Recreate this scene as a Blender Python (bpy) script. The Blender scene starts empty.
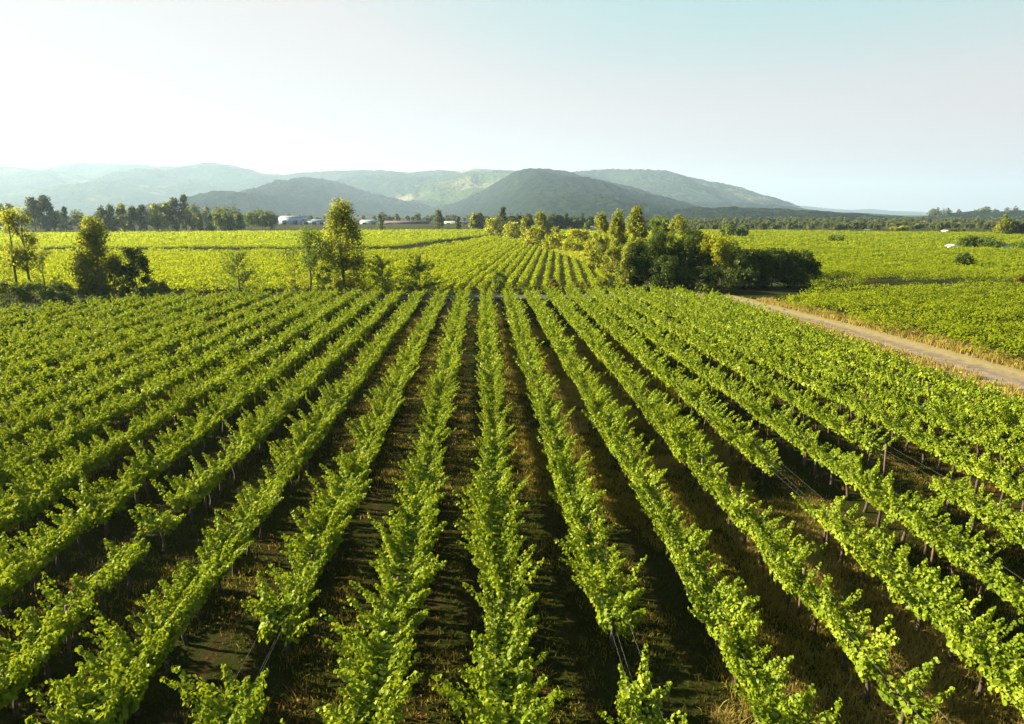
import bpy, math
import numpy as np
from mathutils import Matrix, Vector

# ------------------------------------------------------------------ camera, world, sun, exposure
SC = bpy.context.scene
COL = SC.collection
R = math.radians
W, H, F = 1024, 724, 690.0
CZ = 10.0                                     # camera height over the vineyard
YAW, PITCH = 2.475, 12.1
cam = bpy.data.cameras.new("camera")
cam.sensor_width = 36.0
cam.lens = F / W * 36.0
cam.clip_start, cam.clip_end = 0.1, 40000.0
cam_o = bpy.data.objects.new("camera", cam)
COL.objects.link(cam_o)
cam_o.location = (0, 0, CZ)
cam_o.rotation_euler = (R(90 - PITCH), 0, R(-YAW))
SC.camera = cam_o

SKY_CAP = 2.10
SUN_EL, SUN_AZ = 22.0, -76.0                  # azimuth from +Y, negative = left
wd = bpy.data.worlds.new("World")
SC.world = wd
wd.use_nodes = True
nt = wd.node_tree
nt.nodes.clear()
sky = nt.nodes.new("ShaderNodeTexSky")
sky.sky_type = 'NISHITA'
sky.sun_disc = False
sky.sun_elevation = R(SUN_EL)
sky.sun_rotation = R(SUN_AZ)
sky.altitude = 100
sky.air_density = 1.0
sky.dust_density = 2.5
sky.ozone_density = 2.0
bg = nt.nodes.new("ShaderNodeBackground")
bg.inputs[1].default_value = 0.066
wo = nt.nodes.new("ShaderNodeOutputWorld")
cap = nt.nodes.new("ShaderNodeMixRGB")          # the hazy sky saturates: no part of it outshines the white haze
cap.blend_type = 'DARKEN'
cap.inputs[0].default_value = 1.0
cap.inputs[2].default_value = (SKY_CAP * 1.06, SKY_CAP * 1.01, SKY_CAP * 1.02, 1)
nt.links.new(sky.outputs[0], cap.inputs[1])
# low summer haze whitens the sky towards the horizon
gn = nt.nodes.new("ShaderNodeTexCoord")
sp = nt.nodes.new("ShaderNodeSeparateXYZ")
nt.links.new(gn.outputs["Generated"], sp.inputs[0])
mr = nt.nodes.new("ShaderNodeMapRange")
mr.interpolation_type = 'SMOOTHSTEP'
mr.inputs[1].default_value, mr.inputs[2].default_value = 0.08, 0.235
mr.inputs[3].default_value, mr.inputs[4].default_value = 0.95, 0.0
nt.links.new(sp.outputs[2], mr.inputs[0])
hzm = nt.nodes.new("ShaderNodeMixRGB")
hzm.inputs[2].default_value = (SKY_CAP * 1.06, SKY_CAP * 1.01, SKY_CAP * 1.02, 1)
nt.links.new(mr.outputs[0], hzm.inputs[0])
nt.links.new(cap.outputs[0], hzm.inputs[1])
nt.links.new(hzm.outputs[0], bg.inputs[0])
nt.links.new(bg.outputs[0], wo.inputs[0])

sl = bpy.data.lights.new("sun", 'SUN')
sl.energy = 5.0
sl.angle = R(0.6)
sl.color = (1.0, 0.88, 0.62)
sun = bpy.data.objects.new("sun", sl)
COL.objects.link(sun)
sd = Vector((math.cos(R(SUN_EL)) * math.sin(R(SUN_AZ)), math.cos(R(SUN_EL)) * math.cos(R(SUN_AZ)), math.sin(R(SUN_EL))))
sun.rotation_euler = (-sd).to_track_quat('-Z', 'Y').to_euler()
sun.location = (-30, 10, 60)

SC.view_settings.view_transform = 'Standard'
SC.view_settings.look = 'None'
SC.view_settings.gamma = 1.0
SC.view_settings.use_curve_mapping = False
SC.view_settings.exposure = 2.35
SC.render.engine = 'CYCLES'
cy = SC.cycles
cy.use_denoising = True
cy.denoiser = 'OPENIMAGEDENOISE'
cy.denoising_input_passes = 'RGB_ALBEDO_NORMAL'
cy.denoising_prefilter = 'ACCURATE'
cy.sample_clamp_indirect = 4.0
cy.max_bounces = 6
cy.diffuse_bounces = 3
cy.glossy_bounces = 1
cy.transmission_bounces = 4
cy.volume_bounces = 0
cy.transparent_max_bounces = 4
cy.use_adaptive_sampling = False

HAZE = 0.000088

# ------------------------------------------------------------------ projection helpers
ya, pi_ = R(YAW), R(PITCH)
FW = np.array([math.sin(ya) * math.cos(pi_), math.cos(ya) * math.cos(pi_), -math.sin(pi_)])
RT = np.array([math.cos(ya), -math.sin(ya), 0.0])
UP = np.cross(RT, FW)

def ground(px, py, z=0.0):
    d = FW + RT * (px - 512) / F + UP * (362 - py) / F
    t = (z - CZ) / d[2]
    return np.array([d[0] * t, d[1] * t, z])

def column(px, Y, z=0.0):
    k = (px - 512) / F
    zz = z - CZ
    X = (k * (FW[1] * Y + FW[2] * zz) - RT[1] * Y) / (RT[0] - k * FW[0])
    return np.array([X, Y, z])

def top_z(X, Y, py):
    k = (362 - py) / F
    a = UP[0] * X + UP[1] * Y
    b = FW[0] * X + FW[1] * Y
    return CZ + (k * b - a) / (UP[2] - k * FW[2])

def project(P):
    q = np.atleast_2d(P) - np.array([0, 0, CZ])
    d = q @ FW
    return 512 + F * (q @ RT) / d, 362 - F * (q @ UP) / d, d

# ------------------------------------------------------------------ numpy noise
def _hash(ix, iy, seed):
    h = (ix.astype(np.int64) * 374761393 + iy.astype(np.int64) * 668265263 + seed * 982451653) & 0xFFFFFFFF
    h = ((h ^ (h >> 13)) * 1274126177) & 0xFFFFFFFF
    return ((h ^ (h >> 16)) & 0xFFFF) / 65535.0

def vnoise(x, y, seed=0):
    x = np.asarray(x, float); y = np.asarray(y, float)
    ix, iy = np.floor(x), np.floor(y)
    fx, fy = x - ix, y - iy
    fx = fx * fx * (3 - 2 * fx); fy = fy * fy * (3 - 2 * fy)
    a = _hash(ix, iy, seed); b = _hash(ix + 1, iy, seed)
    c = _hash(ix, iy + 1, seed); d = _hash(ix + 1, iy + 1, seed)
    return (a * (1 - fx) + b * fx) * (1 - fy) + (c * (1 - fx) + d * fx) * fy

def fbm(x, y, seed=0, n=4):
    s, a, t = 0.0, 0.5, 0.0
    for i in range(n):
        s = s + a * vnoise(x * 2 ** i, y * 2 ** i, seed + i * 7)
        t += a; a *= 0.5
    return s / t

# ------------------------------------------------------------------ mesh collector
class MB:
    def __init__(self):
        self.v, self.f, self.s, self.n = [], [], [], 0

    def add(self, verts, faces):
        """verts (n,3); faces (m,k) int array"""
        verts = np.asarray(verts, np.float32).reshape(-1, 3)
        faces = np.asarray(faces, np.int64)
        self.v.append(verts)
        self.f.append((faces + self.n).ravel())
        self.s.append(np.full(len(faces), faces.shape[1], np.int64))
        self.n += len(verts)

    def box(self, x0, x1, y0, y1, z0, z1):
        v = [(x0, y0, z0), (x1, y0, z0), (x1, y1, z0), (x0, y1, z0), (x0, y0, z1), (x1, y0, z1), (x1, y1, z1), (x0, y1, z1)]
        self.add(v, [(0, 3, 2, 1), (4, 5, 6, 7), (0, 1, 5, 4), (1, 2, 6, 5), (2, 3, 7, 6), (3, 0, 4, 7)])

    def tube(self, pts, rad, seg=6):
        pts = np.asarray(pts, float); n = len(pts)
        rad = np.broadcast_to(np.asarray(rad, float), (n,))
        tan = np.gradient(pts, axis=0)
        tan /= np.linalg.norm(tan, axis=1)[:, None] + 1e-9
        ref = np.where(np.abs(tan[:, 2:3]) > 0.9, np.array([[1.0, 0, 0]]), np.array([[0, 0, 1.0]]))
        a = np.cross(tan, ref); a /= np.linalg.norm(a, axis=1)[:, None] + 1e-9
        b = np.cross(tan, a)
        th = np.arange(seg) * 2 * math.pi / seg
        v = pts[:, None] + rad[:, None, None] * (a[:, None] * np.cos(th)[None, :, None] + b[:, None] * np.sin(th)[None, :, None])
        i = np.arange(n - 1)[:, None] * seg; j = np.arange(seg)[None]; k = (j + 1) % seg
        q = np.stack([i + j, i + k, i + seg + k, i + seg + j], -1).reshape(-1, 4)
        base = self.n
        self.add(v.reshape(-1, 3), q)
        for ring in (list(range(seg))[::-1], list(range((n - 1) * seg, n * seg))):
            self.f.append(np.array(ring) + base); self.s.append(np.array([seg]))

    def arrays(self):
        return np.concatenate(self.v), np.concatenate(self.f), np.concatenate(self.s)

    def mesh(self, name, mat, smooth=False):
        v, f, s = self.arrays()
        me = bpy.data.meshes.new(name)
        me.vertices.add(len(v)); me.vertices.foreach_set("co", v.astype(np.float32).ravel())
        me.loops.add(len(f)); me.loops.foreach_set("vertex_index", f.astype(np.int32))
        me.polygons.add(len(s))
        st = np.concatenate([[0], np.cumsum(s)[:-1]])
        me.polygons.foreach_set("loop_start", st.astype(np.int32))
        if smooth:
            me.polygons.foreach_set("use_smooth", np.ones(len(s), bool))
        me.update(calc_edges=True)
        if mat: me.materials.append(mat)
        return me

    def build(self, name, mat, parent=None, loc=None, smooth=False):
        return link(name, self.mesh(name, mat, smooth), parent, loc)

def link(name, me, parent=None, loc=None):
    o = bpy.data.objects.new(name, me)
    COL.objects.link(o)
    if parent is not None: o.parent = parent
    if loc is not None: o.location = tuple(float(c) for c in loc)
    return o

def tag(o, label=None, cat=None, group=None, kind=None):
    if label: o["label"] = label
    if cat: o["category"] = cat
    if group: o["group"] = group
    if kind: o["kind"] = kind
    return o

def thing(name, loc, label, cat, group=None, rz=0.0):
    o = link(name, None, None, loc)
    o.empty_display_size = 0.3
    o.rotation_euler = (0, 0, rz)
    return tag(o, label, cat, group)

# ------------------------------------------------------------------ materials
def new_mat(name):
    m = bpy.data.materials.new(name)
    m.use_nodes = True
    m.node_tree.nodes.clear()
    return m, m.node_tree, m.node_tree.nodes, m.node_tree.links

def ramp(nodes, stops):
    r = nodes.new("ShaderNodeValToRGB")
    e = r.color_ramp.elements
    while len(e) < len(stops): e.new(0.5)
    for i, (p, c) in enumerate(stops):
        e[i].position = p; e[i].color = (*c, 1)
    return r

def leaf_mat(name, dark, mid, light, trans, tw=0.42, gloss=0.008, scale=0.6, vary=0.55):
    """leaf colours vary from leaf to leaf and, slowly, from plant to plant"""
    m, t, n, l = new_mat(name)
    geo = n.new("ShaderNodeNewGeometry")
    ns = n.new("ShaderNodeTexNoise"); ns.inputs["Scale"].default_value = scale; ns.inputs["Detail"].default_value = 2
    l.new(geo.outputs["Position"], ns.inputs["Vector"])
    mx = n.new("ShaderNodeMath"); mx.operation = 'MULTIPLY_ADD'
    l.new(geo.outputs["Random Per Island"], mx.inputs[0]); mx.inputs[1].default_value = vary
    l.new(ns.outputs["Fac"], mx.inputs[2])
    sb = n.new("ShaderNodeMath"); sb.operation = 'SUBTRACT'; sb.inputs[1].default_value = vary / 2
    l.new(mx.outputs[0], sb.inputs[0])
    rp = ramp(n, [(0.0, dark), (0.5, mid), (1.0, light)])
    l.new(sb.outputs[0], rp.inputs[0])
    d = n.new("ShaderNodeBsdfDiffuse"); l.new(rp.outputs[0], d.inputs[0])
    tr = n.new("ShaderNodeBsdfTranslucent")
    tm = n.new("ShaderNodeMixRGB"); tm.blend_type = 'MIX'; tm.inputs[0].default_value = 0.75
    l.new(rp.outputs[0], tm.inputs[1]); tm.inputs[2].default_value = (*trans, 1)
    l.new(tm.outputs[0], tr.inputs[0])
    ms = n.new("ShaderNodeMixShader"); ms.inputs[0].default_value = tw
    l.new(d.outputs[0], ms.inputs[1]); l.new(tr.outputs[0], ms.inputs[2])
    g = n.new("ShaderNodeBsdfGlossy"); g.inputs["Roughness"].default_value = 0.42
    g.inputs[0].default_value = (0.9, 0.95, 0.85, 1)
    m2 = n.new("ShaderNodeMixShader"); m2.inputs[0].default_value = gloss
    l.new(ms.outputs[0], m2.inputs[1]); l.new(g.outputs[0], m2.inputs[2])
    o = n.new("ShaderNodeOutputMaterial"); l.new(m2.outputs[0], o.inputs[0])
    return m

def rough_mat(name, a, b, scale=4.0, rough=0.85, detail=4, bump=0.0):
    m, t, n, l = new_mat(name)
    tc = n.new("ShaderNodeTexCoord")
    ns = n.new("ShaderNodeTexNoise"); ns.inputs["Scale"].default_value = scale; ns.inputs["Detail"].default_value = detail
    l.new(tc.outputs["Object"], ns.inputs["Vector"])
    rp = ramp(n, [(0.35, a), (0.65, b)])
    l.new(ns.outputs["Fac"], rp.inputs[0])
    p = n.new("ShaderNodeBsdfPrincipled"); p.inputs["Roughness"].default_value = rough
    l.new(rp.outputs[0], p.inputs["Base Color"])
    if bump:
        bp = n.new("ShaderNodeBump"); bp.inputs["Strength"].default_value = bump; bp.inputs["Distance"].default_value = 0.05
        l.new(ns.outputs["Fac"], bp.inputs["Height"]); l.new(bp.outputs[0], p.inputs["Normal"])
    o = n.new("ShaderNodeOutputMaterial"); l.new(p.outputs[0], o.inputs[0])
    return m

M = {}
M['block_vine'] = leaf_mat('block_vine_leaf', (.070, .110, .006), (.125, .165, .008), (.180, .212, .013), (.37, .42, .012), tw=.5, gloss=.0, scale=.05, vary=.34)
M['mid_vine'] = leaf_mat('field_vine_leaf', (.072, .108, .006), (.126, .166, .008), (.184, .214, .013), (.37, .42, .012), tw=.5, gloss=.0, scale=.05, vary=.34)
M['vine'] = leaf_mat('vine_leaf', (.045, .085, .004), (.140, .192, .008), (.262, .305, .022), (.33, .39, .012), tw=.30, gloss=.008)
M['far_vine'] = leaf_mat('far_vine_leaf', (.080, .125, .007), (.125, .170, .009), (.180, .212, .014), (.37, .43, .016), tw=.55, gloss=.0, scale=.05, vary=.34)
M['olive'] = leaf_mat('olive_leaf', (.060, .085, .010), (.110, .130, .014), (.165, .178, .020), (.38, .40, .025), tw=.52)
M['dark'] = leaf_mat('dark_leaf', (.016, .030, .005), (.034, .055, .007), (.062, .088, .011), (.10, .13, .012), tw=.25, gloss=.006)
M['green'] = leaf_mat('green_leaf', (.040, .072, .012), (.075, .115, .016), (.120, .155, .022), (.22, .28, .02), tw=.4)
M['lime'] = leaf_mat('lime_leaf', (.115, .135, .010), (.170, .185, .012), (.230, .235, .016), (.50, .50, .02), tw=.5)
M['grey'] = leaf_mat('grey_leaf', (.044, .062, .022), (.076, .094, .032), (.120, .130, .044), (.20, .22, .05), tw=.3, gloss=.0)
M['ochre'] = leaf_mat('ochre_leaf', (.07, .060, .014), (.13, .105, .020), (.19, .150, .030), (.26, .20, .03), tw=.35)
M['dry'] = leaf_mat('dry_weed', (.11, .055, .018), (.18, .09, .026), (.26, .15, .045), (.34, .18, .05), tw=.45, gloss=.0, scale=1.0)
M['gold'] = leaf_mat('gold_grass', (.085, .070, .014), (.155, .125, .022), (.25, .195, .038), (.40, .32, .05), tw=.5, gloss=.0, scale=.7)
M['straw'] = leaf_mat('straw_grass', (.15, .115, .028), (.25, .195, .05), (.35, .275, .08), (.46, .36, .09), tw=.4, gloss=.0, scale=.7)
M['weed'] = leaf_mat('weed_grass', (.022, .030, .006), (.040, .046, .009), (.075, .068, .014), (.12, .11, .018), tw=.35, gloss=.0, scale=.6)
M['bark'] = rough_mat('bark', (.05, .034, .022), (.11, .08, .055), 9.0, .95)
M['vine_bark'] = rough_mat('vine_bark', (.030, .020, .012), (.075, .05, .032), 14.0, .95)
M['post'] = rough_mat('weathered_post', (.07, .042, .026), (.14, .09, .06), 10.0, .9)
M['white'] = rough_mat('white_wall', (.40, .43, .46), (.50, .52, .54), 0.3, .6)
M['blue_wall'] = rough_mat('pale_blue_sheet', (.24, .35, .46), (.32, .43, .54), 0.4, .5)
M['roof'] = rough_mat('pale_roof', (.13, .15, .17), (.18, .20, .22), 0.4, .5)
M['red_wall'] = rough_mat('dull_red_wall', (.05, .026, .022), (.08, .042, .034), 0.4, .8)
M['tan_wall'] = rough_mat('tan_wall', (.36, .30, .22), (.46, .39, .30), 0.4, .8)
M['gap'] = rough_mat('dark_opening', (.02, .022, .025), (.04, .042, .045), 1.0, .5)
M['stone'] = rough_mat('pale_stone', (.30, .29, .27), (.48, .46, .43), 1.2, .85, 5, .4)
m, t, n, l = new_mat('galvanised_wire')
p = n.new("ShaderNodeBsdfPrincipled"); p.inputs["Base Color"].default_value = (.20, .20, .19, 1)
p.inputs["Metallic"].default_value = .6; p.inputs["Roughness"].default_value = .5
o = n.new("ShaderNodeOutputMaterial"); l.new(p.outputs[0], o.inputs[0]); M['wire'] = m

# ------------------------------------------------------------------ vineyard layout
S = 2.5                                       # row spacing of the near block
X0 = 0.417
ZC = 1.55
ROADX0 = 29.6

def soil_mat():
    m, t, n, l = new_mat('vineyard_soil')
    geo = n.new("ShaderNodeNewGeometry")
    sx = n.new("ShaderNodeSeparateXYZ"); l.new(geo.outputs["Position"], sx.inputs[0])
    def noise(scale, detail, vec=None, rough=.55):
        q = n.new("ShaderNodeTexNoise"); q.inputs["Scale"].default_value = scale
        q.inputs["Detail"].default_value = detail; q.inputs["Roughness"].default_value = rough
        l.new(vec or geo.outputs["Position"], q.inputs["Vector"]); return q
    def math_(op, a, b=None, c=None):
        q = n.new("ShaderNodeMath"); q.operation = op
        for i, v in enumerate((a, b, c)):
            if v is None: continue
            if isinstance(v, (int, float)): q.inputs[i].default_value = v
            else: l.new(v, q.inputs[i])
        return q.outputs[0]
    big, fine, mid = noise(.22, 4), noise(5.0, 6, rough=.7), noise(1.3, 4)
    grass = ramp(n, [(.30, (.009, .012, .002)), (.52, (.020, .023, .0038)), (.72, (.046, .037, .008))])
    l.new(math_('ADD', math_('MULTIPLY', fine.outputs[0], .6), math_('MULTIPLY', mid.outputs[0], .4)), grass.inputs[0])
    soil = ramp(n, [(.3, (.021, .013, .0045)), (.7, (.054, .033, .012))])
    l.new(fine.outputs[0], soil.inputs[0])
    # wheel tracks: two per alley, worn bare in places
    wob = math_('MULTIPLY_ADD', mid.outputs[0], .35, math_('SUBTRACT', sx.outputs[0], X0 + .17))
    fr = math_('FRACT', math_('MULTIPLY', wob, 1 / S))
    dist = math_('ABSOLUTE', math_('SUBTRACT', math_('ABSOLUTE', math_('SUBTRACT', fr, .5)), .2))
    tr = n.new("ShaderNodeMapRange"); l.new(dist, tr.inputs[0])
    tr.inputs[1].default_value = .10; tr.inputs[2].default_value = .02
    st = n.new("ShaderNodeMapRange"); l.new(big.outputs[0], st.inputs[0])
    st.inputs[1].default_value = .40; st.inputs[2].default_value = .62
    fac = math_('MULTIPLY', tr.outputs[0], math_('MULTIPLY', st.outputs[0], .85))
    mx = n.new("ShaderNodeMixRGB"); l.new(fac, mx.inputs[0]); l.new(grass.outputs[0], mx.inputs[1]); l.new(soil.outputs[0], mx.inputs[2])
    # away from the near block the open land is grown over with green
    fy = n.new("ShaderNodeMapRange"); l.new(sx.outputs[1], fy.inputs[0])
    fy.inputs[1].default_value = 83; fy.inputs[2].default_value = 98
    far = ramp(n, [(.3, (.018, .026, .007)), (.7, (.050, .050, .014))])
    l.new(noise(.02, 5).outputs[0], far.inputs[0])
    m2 = n.new("ShaderNodeMixRGB"); l.new(fy.outputs[0], m2.inputs[0]); l.new(mx.outputs[0], m2.inputs[1]); l.new(far.outputs[0], m2.inputs[2])
    p = n.new("ShaderNodeBsdfPrincipled"); p.inputs["Roughness"].default_value = .95
    p.inputs["Specular IOR Level"].default_value = .02
    l.new(m2.outputs[0], p.inputs["Base Color"])
    bp = n.new("ShaderNodeBump"); bp.inputs["Strength"].default_value = .6; bp.inputs["Distance"].default_value = .08
    l.new(fine.outputs[0], bp.inputs["Height"]); l.new(bp.outputs[0], p.inputs["Normal"])
    o = n.new("ShaderNodeOutputMaterial"); l.new(p.outputs[0], o.inputs[0])
    return m

def road_mat():
    m, t, n, l = new_mat('dirt_track')
    tc = n.new("ShaderNodeTexCoord")
    sx = n.new("ShaderNodeSeparateXYZ"); l.new(tc.outputs["UV"], sx.inputs[0])
    geo = n.new("ShaderNodeNewGeometry")
    ns = n.new("ShaderNodeTexNoise"); ns.inputs["Scale"].default_value = 1.1; ns.inputs["Detail"].default_value = 6
    l.new(geo.outputs["Position"], ns.inputs["Vector"])
    ad = n.new("ShaderNodeMath"); ad.operation = 'MULTIPLY_ADD'; ad.inputs[1].default_value = .34
    l.new(ns.outputs[0], ad.inputs[0]); l.new(sx.outputs[0], ad.inputs[2])
    rp = ramp(n, [(.14, (.14, .11, .035)), (.34, (.195, .140, .065)), (.44, (.105, .075, .048)), (.51, (.185, .138, .092)), (.57, (.14, .105, .043)),
                  (.63, (.185, .138, .096)), (.72, (.110, .078, .050)), (.86, (.21, .16, .058)), (1.0, (.16, .13, .04))])
    l.new(ad.outputs[0], rp.inputs[0])
    p = n.new("ShaderNodeBsdfPrincipled"); p.inputs["Roughness"].default_value = .95
    l.new(rp.outputs[0], p.inputs["Base Color"])
    bp = n.new("ShaderNodeBump"); bp.inputs["Strength"].default_value = .7; bp.inputs["Distance"].default_value = .1
    l.new(ns.outputs[0], bp.inputs["Height"]); l.new(bp.outputs[0], p.inputs["Normal"])
    o = n.new("ShaderNodeOutputMaterial"); l.new(p.outputs[0], o.inputs[0])
    return m

def hill_mat(name, forest, forest2, open_, sc, amount, bump=22.0):
    m, t, n, l = new_mat(name)
    geo = n.new("ShaderNodeNewGeometry")
    def noise(scale, detail, r=.6):
        q = n.new("ShaderNodeTexNoise"); q.inputs["Scale"].default_value = scale
        q.inputs["Detail"].default_value = detail; q.inputs["Roughness"].default_value = r
        l.new(geo.outputs["Position"], q.inputs["Vector"]); return q
    a = noise(.035, 4); b = noise(sc, 6, .65)
    fr = ramp(n, [(.35, forest), (.65, forest2)]); l.new(a.outputs[0], fr.inputs[0])
    mk = n.new("ShaderNodeMapRange"); l.new(b.outputs[0], mk.inputs[0])
    mk.inputs[1].default_value = 1 - amount; mk.inputs[2].default_value = 1 - amount + .10
    mx = n.new("ShaderNodeMixRGB"); l.new(mk.outputs[0], mx.inputs[0]); l.new(fr.outputs[0], mx.inputs[1]); mx.inputs[2].default_value = (*open_, 1)
    p = n.new("ShaderNodeBsdfDiffuse"); l.new(mx.outputs[0], p.inputs[0])
    bp = n.new("ShaderNodeBump"); bp.inputs["Strength"].default_value = 1.0; bp.inputs["Distance"].default_value = bump
    l.new(a.outputs[0], bp.inputs["Height"]); l.new(bp.outputs[0], p.inputs["Normal"])
    o = n.new("ShaderNodeOutputMaterial"); l.new(p.outputs[0], o.inputs[0])
    return m

# ------------------------------------------------------------------ ground, track, hills
g = MB()
xs = np.concatenate([np.linspace(-9000, -300, 20), np.linspace(-200, 200, 41), np.linspace(300, 9000, 20)])
ys = np.concatenate([[-400, -100], np.linspace(0, 200, 41), np.linspace(300, 10900, 24)])
gx, gy = np.meshgrid(xs, ys)
nx, ny = len(xs), len(ys)
i = np.arange((ny - 1) * nx).reshape(ny - 1, nx)[:, :-1].ravel()
g.add(np.stack([gx, gy, np.zeros_like(gx)], -1), np.stack([i, i + 1, i + nx + 1, i + nx], 1))
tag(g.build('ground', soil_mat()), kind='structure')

def strip(name, mat, left, right, z, n=40):
    """sheet between two ground polylines, gently uneven edges, with UV across"""
    left, right = np.asarray(left, float), np.asarray(right, float)
    tt = np.linspace(0, 1, n)
    def res(p):
        s = np.concatenate([[0], np.cumsum(np.linalg.norm(np.diff(p, axis=0), axis=1))]); s /= s[-1]
        return np.stack([np.interp(tt, s, p[:, 0]), np.interp(tt, s, p[:, 1])], 1)
    a, b = res(left), res(right)
    k = 9
    u = np.linspace(0, 1, k)
    P = a[:, None] * (1 - u)[None, :, None] + b[:, None] * u[None, :, None]
    zz = np.full((n, k, 1), z)
    P = np.concatenate([P, zz], -1)
    q = np.arange((n - 1) * k).reshape(n - 1, k)[:, :-1].ravel()
    mb = MB(); mb.add(P, np.stack([q, q + 1, q + k + 1, q + k], 1))
    me = mb.mesh(name, mat)
    uv = me.uv_layers.new(name='across')
    li = np.zeros(len(me.loops), np.int32); me.loops.foreach_get("vertex_index", li)
    uv.data.foreach_set("uv", np.stack([u[li % k], tt[li // k]], 1).astype(np.float32).ravel())
    return tag(link(name, me), kind='structure')

def gp(*pts): return [ground(x, y)[:2] for x, y in pts]

strip('dirt_track', road_mat(), [(27.6, 18), (27.7, 40), (27.3, 60), (26.2, 78), (25.6, 92)], [(37.6, 18), (37.0, 40), (35.8, 60), (33.2, 78), (30.0, 92)], .008)
strip('headland_path', rough_mat('headland_grass', (.012, .020, .006), (.035, .040, .012), .7, .95), [(-70, 66), (-30, 82.5), (0, 83.2), (28, 83.2)], [(-70, 70), (-30, 86), (0, 86.5), (28, 88)], .004)

def hill(name, mat, pts, Y, front, back, seed, rough=.22, tree=5.0, nx=720, nv=84, gul=520.0):
    """a ridge of real depth whose crest runs at distance Y; pts are crest pixels"""
    pts = np.array(pts, float)
    X, Z = [], []
    for px, py in pts:
        # crest height as seen along that column
        x = column(px, Y, 100.0)[0]; z = top_z(x, Y, py); x = column(px, Y, z)[0]
        X.append(x); Z.append(z)
    X, Z = np.array(X), np.array(Z)
    gx = np.linspace(X[0], X[-1], nx)
    cz = np.interp(gx, X, Z)
    ker = np.hanning(7); ker /= ker.sum()
    cz = np.convolve(np.pad(cz, 3, 'edge'), ker, 'valid')
    v = np.concatenate([np.linspace(-1, 0, nv), np.linspace(0, 1, nv // 2)[1:]])
    GX, V = np.meshgrid(gx, v)
    wide = .12 + .88 * np.clip(cz / cz.max(), 0, 1)[None]   # a higher hill has a wider foot
    YY = Y + np.where(V < 0, V * front, V * back) * wide
    shape = np.where(V < 0, (1 - np.abs(V)) ** 1.15 * (1 + .25 * np.abs(V)), np.cos(V * math.pi / 2) ** 1.2)
    rid = 1 - np.abs(2 * fbm(GX / gul, YY / (gul * 1.7), seed, 4) - 1)
    big = fbm(GX / (gul * 2.6), YY / (gul * 2.6), seed + 31, 3)
    mask = np.sin(np.clip(-V, 0, 1) * math.pi) ** .7
    z = cz[None] * (shape * (1 + mask * (rough * (rid - .7) * 3.0 + .35 * (big - .5))))
    z = z + tree * (fbm(GX / 26, YY / 26, seed + 5, 2) - .5) * 3 * np.clip(z / 25, 0, 1)
    z = np.maximum(z, 0) - 2.0 * (np.abs(V) > .999)
    n_v = len(v)
    q = np.arange((n_v - 1) * nx).reshape(n_v - 1, nx)[:, :-1].ravel()
    mb = MB(); mb.add(np.stack([GX, YY, z], -1), np.stack([q, q + 1, q + nx + 1, q + nx], 1))
    return tag(mb.build(name, mat, smooth=True), kind='structure')

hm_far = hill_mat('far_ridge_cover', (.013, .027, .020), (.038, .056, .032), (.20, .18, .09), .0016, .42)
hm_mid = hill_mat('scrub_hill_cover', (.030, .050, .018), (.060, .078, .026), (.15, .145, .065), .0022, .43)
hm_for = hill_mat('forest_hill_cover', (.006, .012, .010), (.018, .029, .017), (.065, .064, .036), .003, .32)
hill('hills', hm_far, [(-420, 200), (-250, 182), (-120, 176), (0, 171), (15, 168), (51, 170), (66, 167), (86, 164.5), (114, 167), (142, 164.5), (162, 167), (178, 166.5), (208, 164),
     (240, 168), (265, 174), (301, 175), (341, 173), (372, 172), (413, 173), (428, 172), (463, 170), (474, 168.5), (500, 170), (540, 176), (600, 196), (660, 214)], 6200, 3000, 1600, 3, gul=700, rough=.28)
hill('hills', hm_mid, [(330, 213), (372, 198), (395, 189), (425, 184), (450, 180), (474, 174), (500, 172.5), (530, 176), (560, 185), (590, 200), (620, 212)], 4900, 1500, 900, 11, gul=520)
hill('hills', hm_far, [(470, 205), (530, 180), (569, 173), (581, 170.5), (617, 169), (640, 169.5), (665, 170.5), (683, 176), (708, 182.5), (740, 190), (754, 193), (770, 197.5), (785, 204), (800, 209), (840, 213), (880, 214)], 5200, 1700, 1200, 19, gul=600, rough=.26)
hill('hills', hm_for, [(120, 213), (180, 205), (220, 200), (240, 197), (265, 190), (286, 182.5), (303, 177), (320, 178.5), (341, 183), (367, 192), (392, 198), (418, 203.5), (451, 210), (480, 213)], 3900, 2200, 800, 27, gul=420, rough=.14)
hill('hills', hm_for, [(380, 212), (430, 209), (455, 203), (480, 193), (495, 184), (513, 174), (526, 171.5), (545, 170.5), (566, 173), (581, 177.5), (602, 182.5), (622, 185.5), (637, 190.5), (658, 197.5),
     (673, 201.5), (696, 202.5), (740, 203), (763, 204.5), (789, 208), (817, 212), (839, 212.5), (870, 214)], 3700, 2300, 900, 35, gul=430, rough=.17)
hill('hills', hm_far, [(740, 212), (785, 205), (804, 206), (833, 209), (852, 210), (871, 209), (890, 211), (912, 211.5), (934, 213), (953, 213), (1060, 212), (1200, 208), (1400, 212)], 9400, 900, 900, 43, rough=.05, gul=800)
hill('hills', hm_for, [(640, 214), (700, 208), (760, 208), (800, 210.5), (817, 211.5), (839, 212), (852, 216), (874, 216), (890, 215.5), (906, 217), (921, 217), (953, 214.5), (969, 212.5), (985, 211.5), (1004, 211.5), (1024, 211), (1100, 208), (1250, 204), (1450, 209)], 1500, 520, 400, 51, gul=200, rough=.10, tree=4.0)

# ------------------------------------------------------------------ leaves
LEAF_U = np.array([0, .22, .72, 1.0, .22, .72]); LEAF_W = np.array([0, .52, .40, 0, -.52, -.40]); LEAF_H = np.array([0, .13, .05, -.14, .13, .05])

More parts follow.
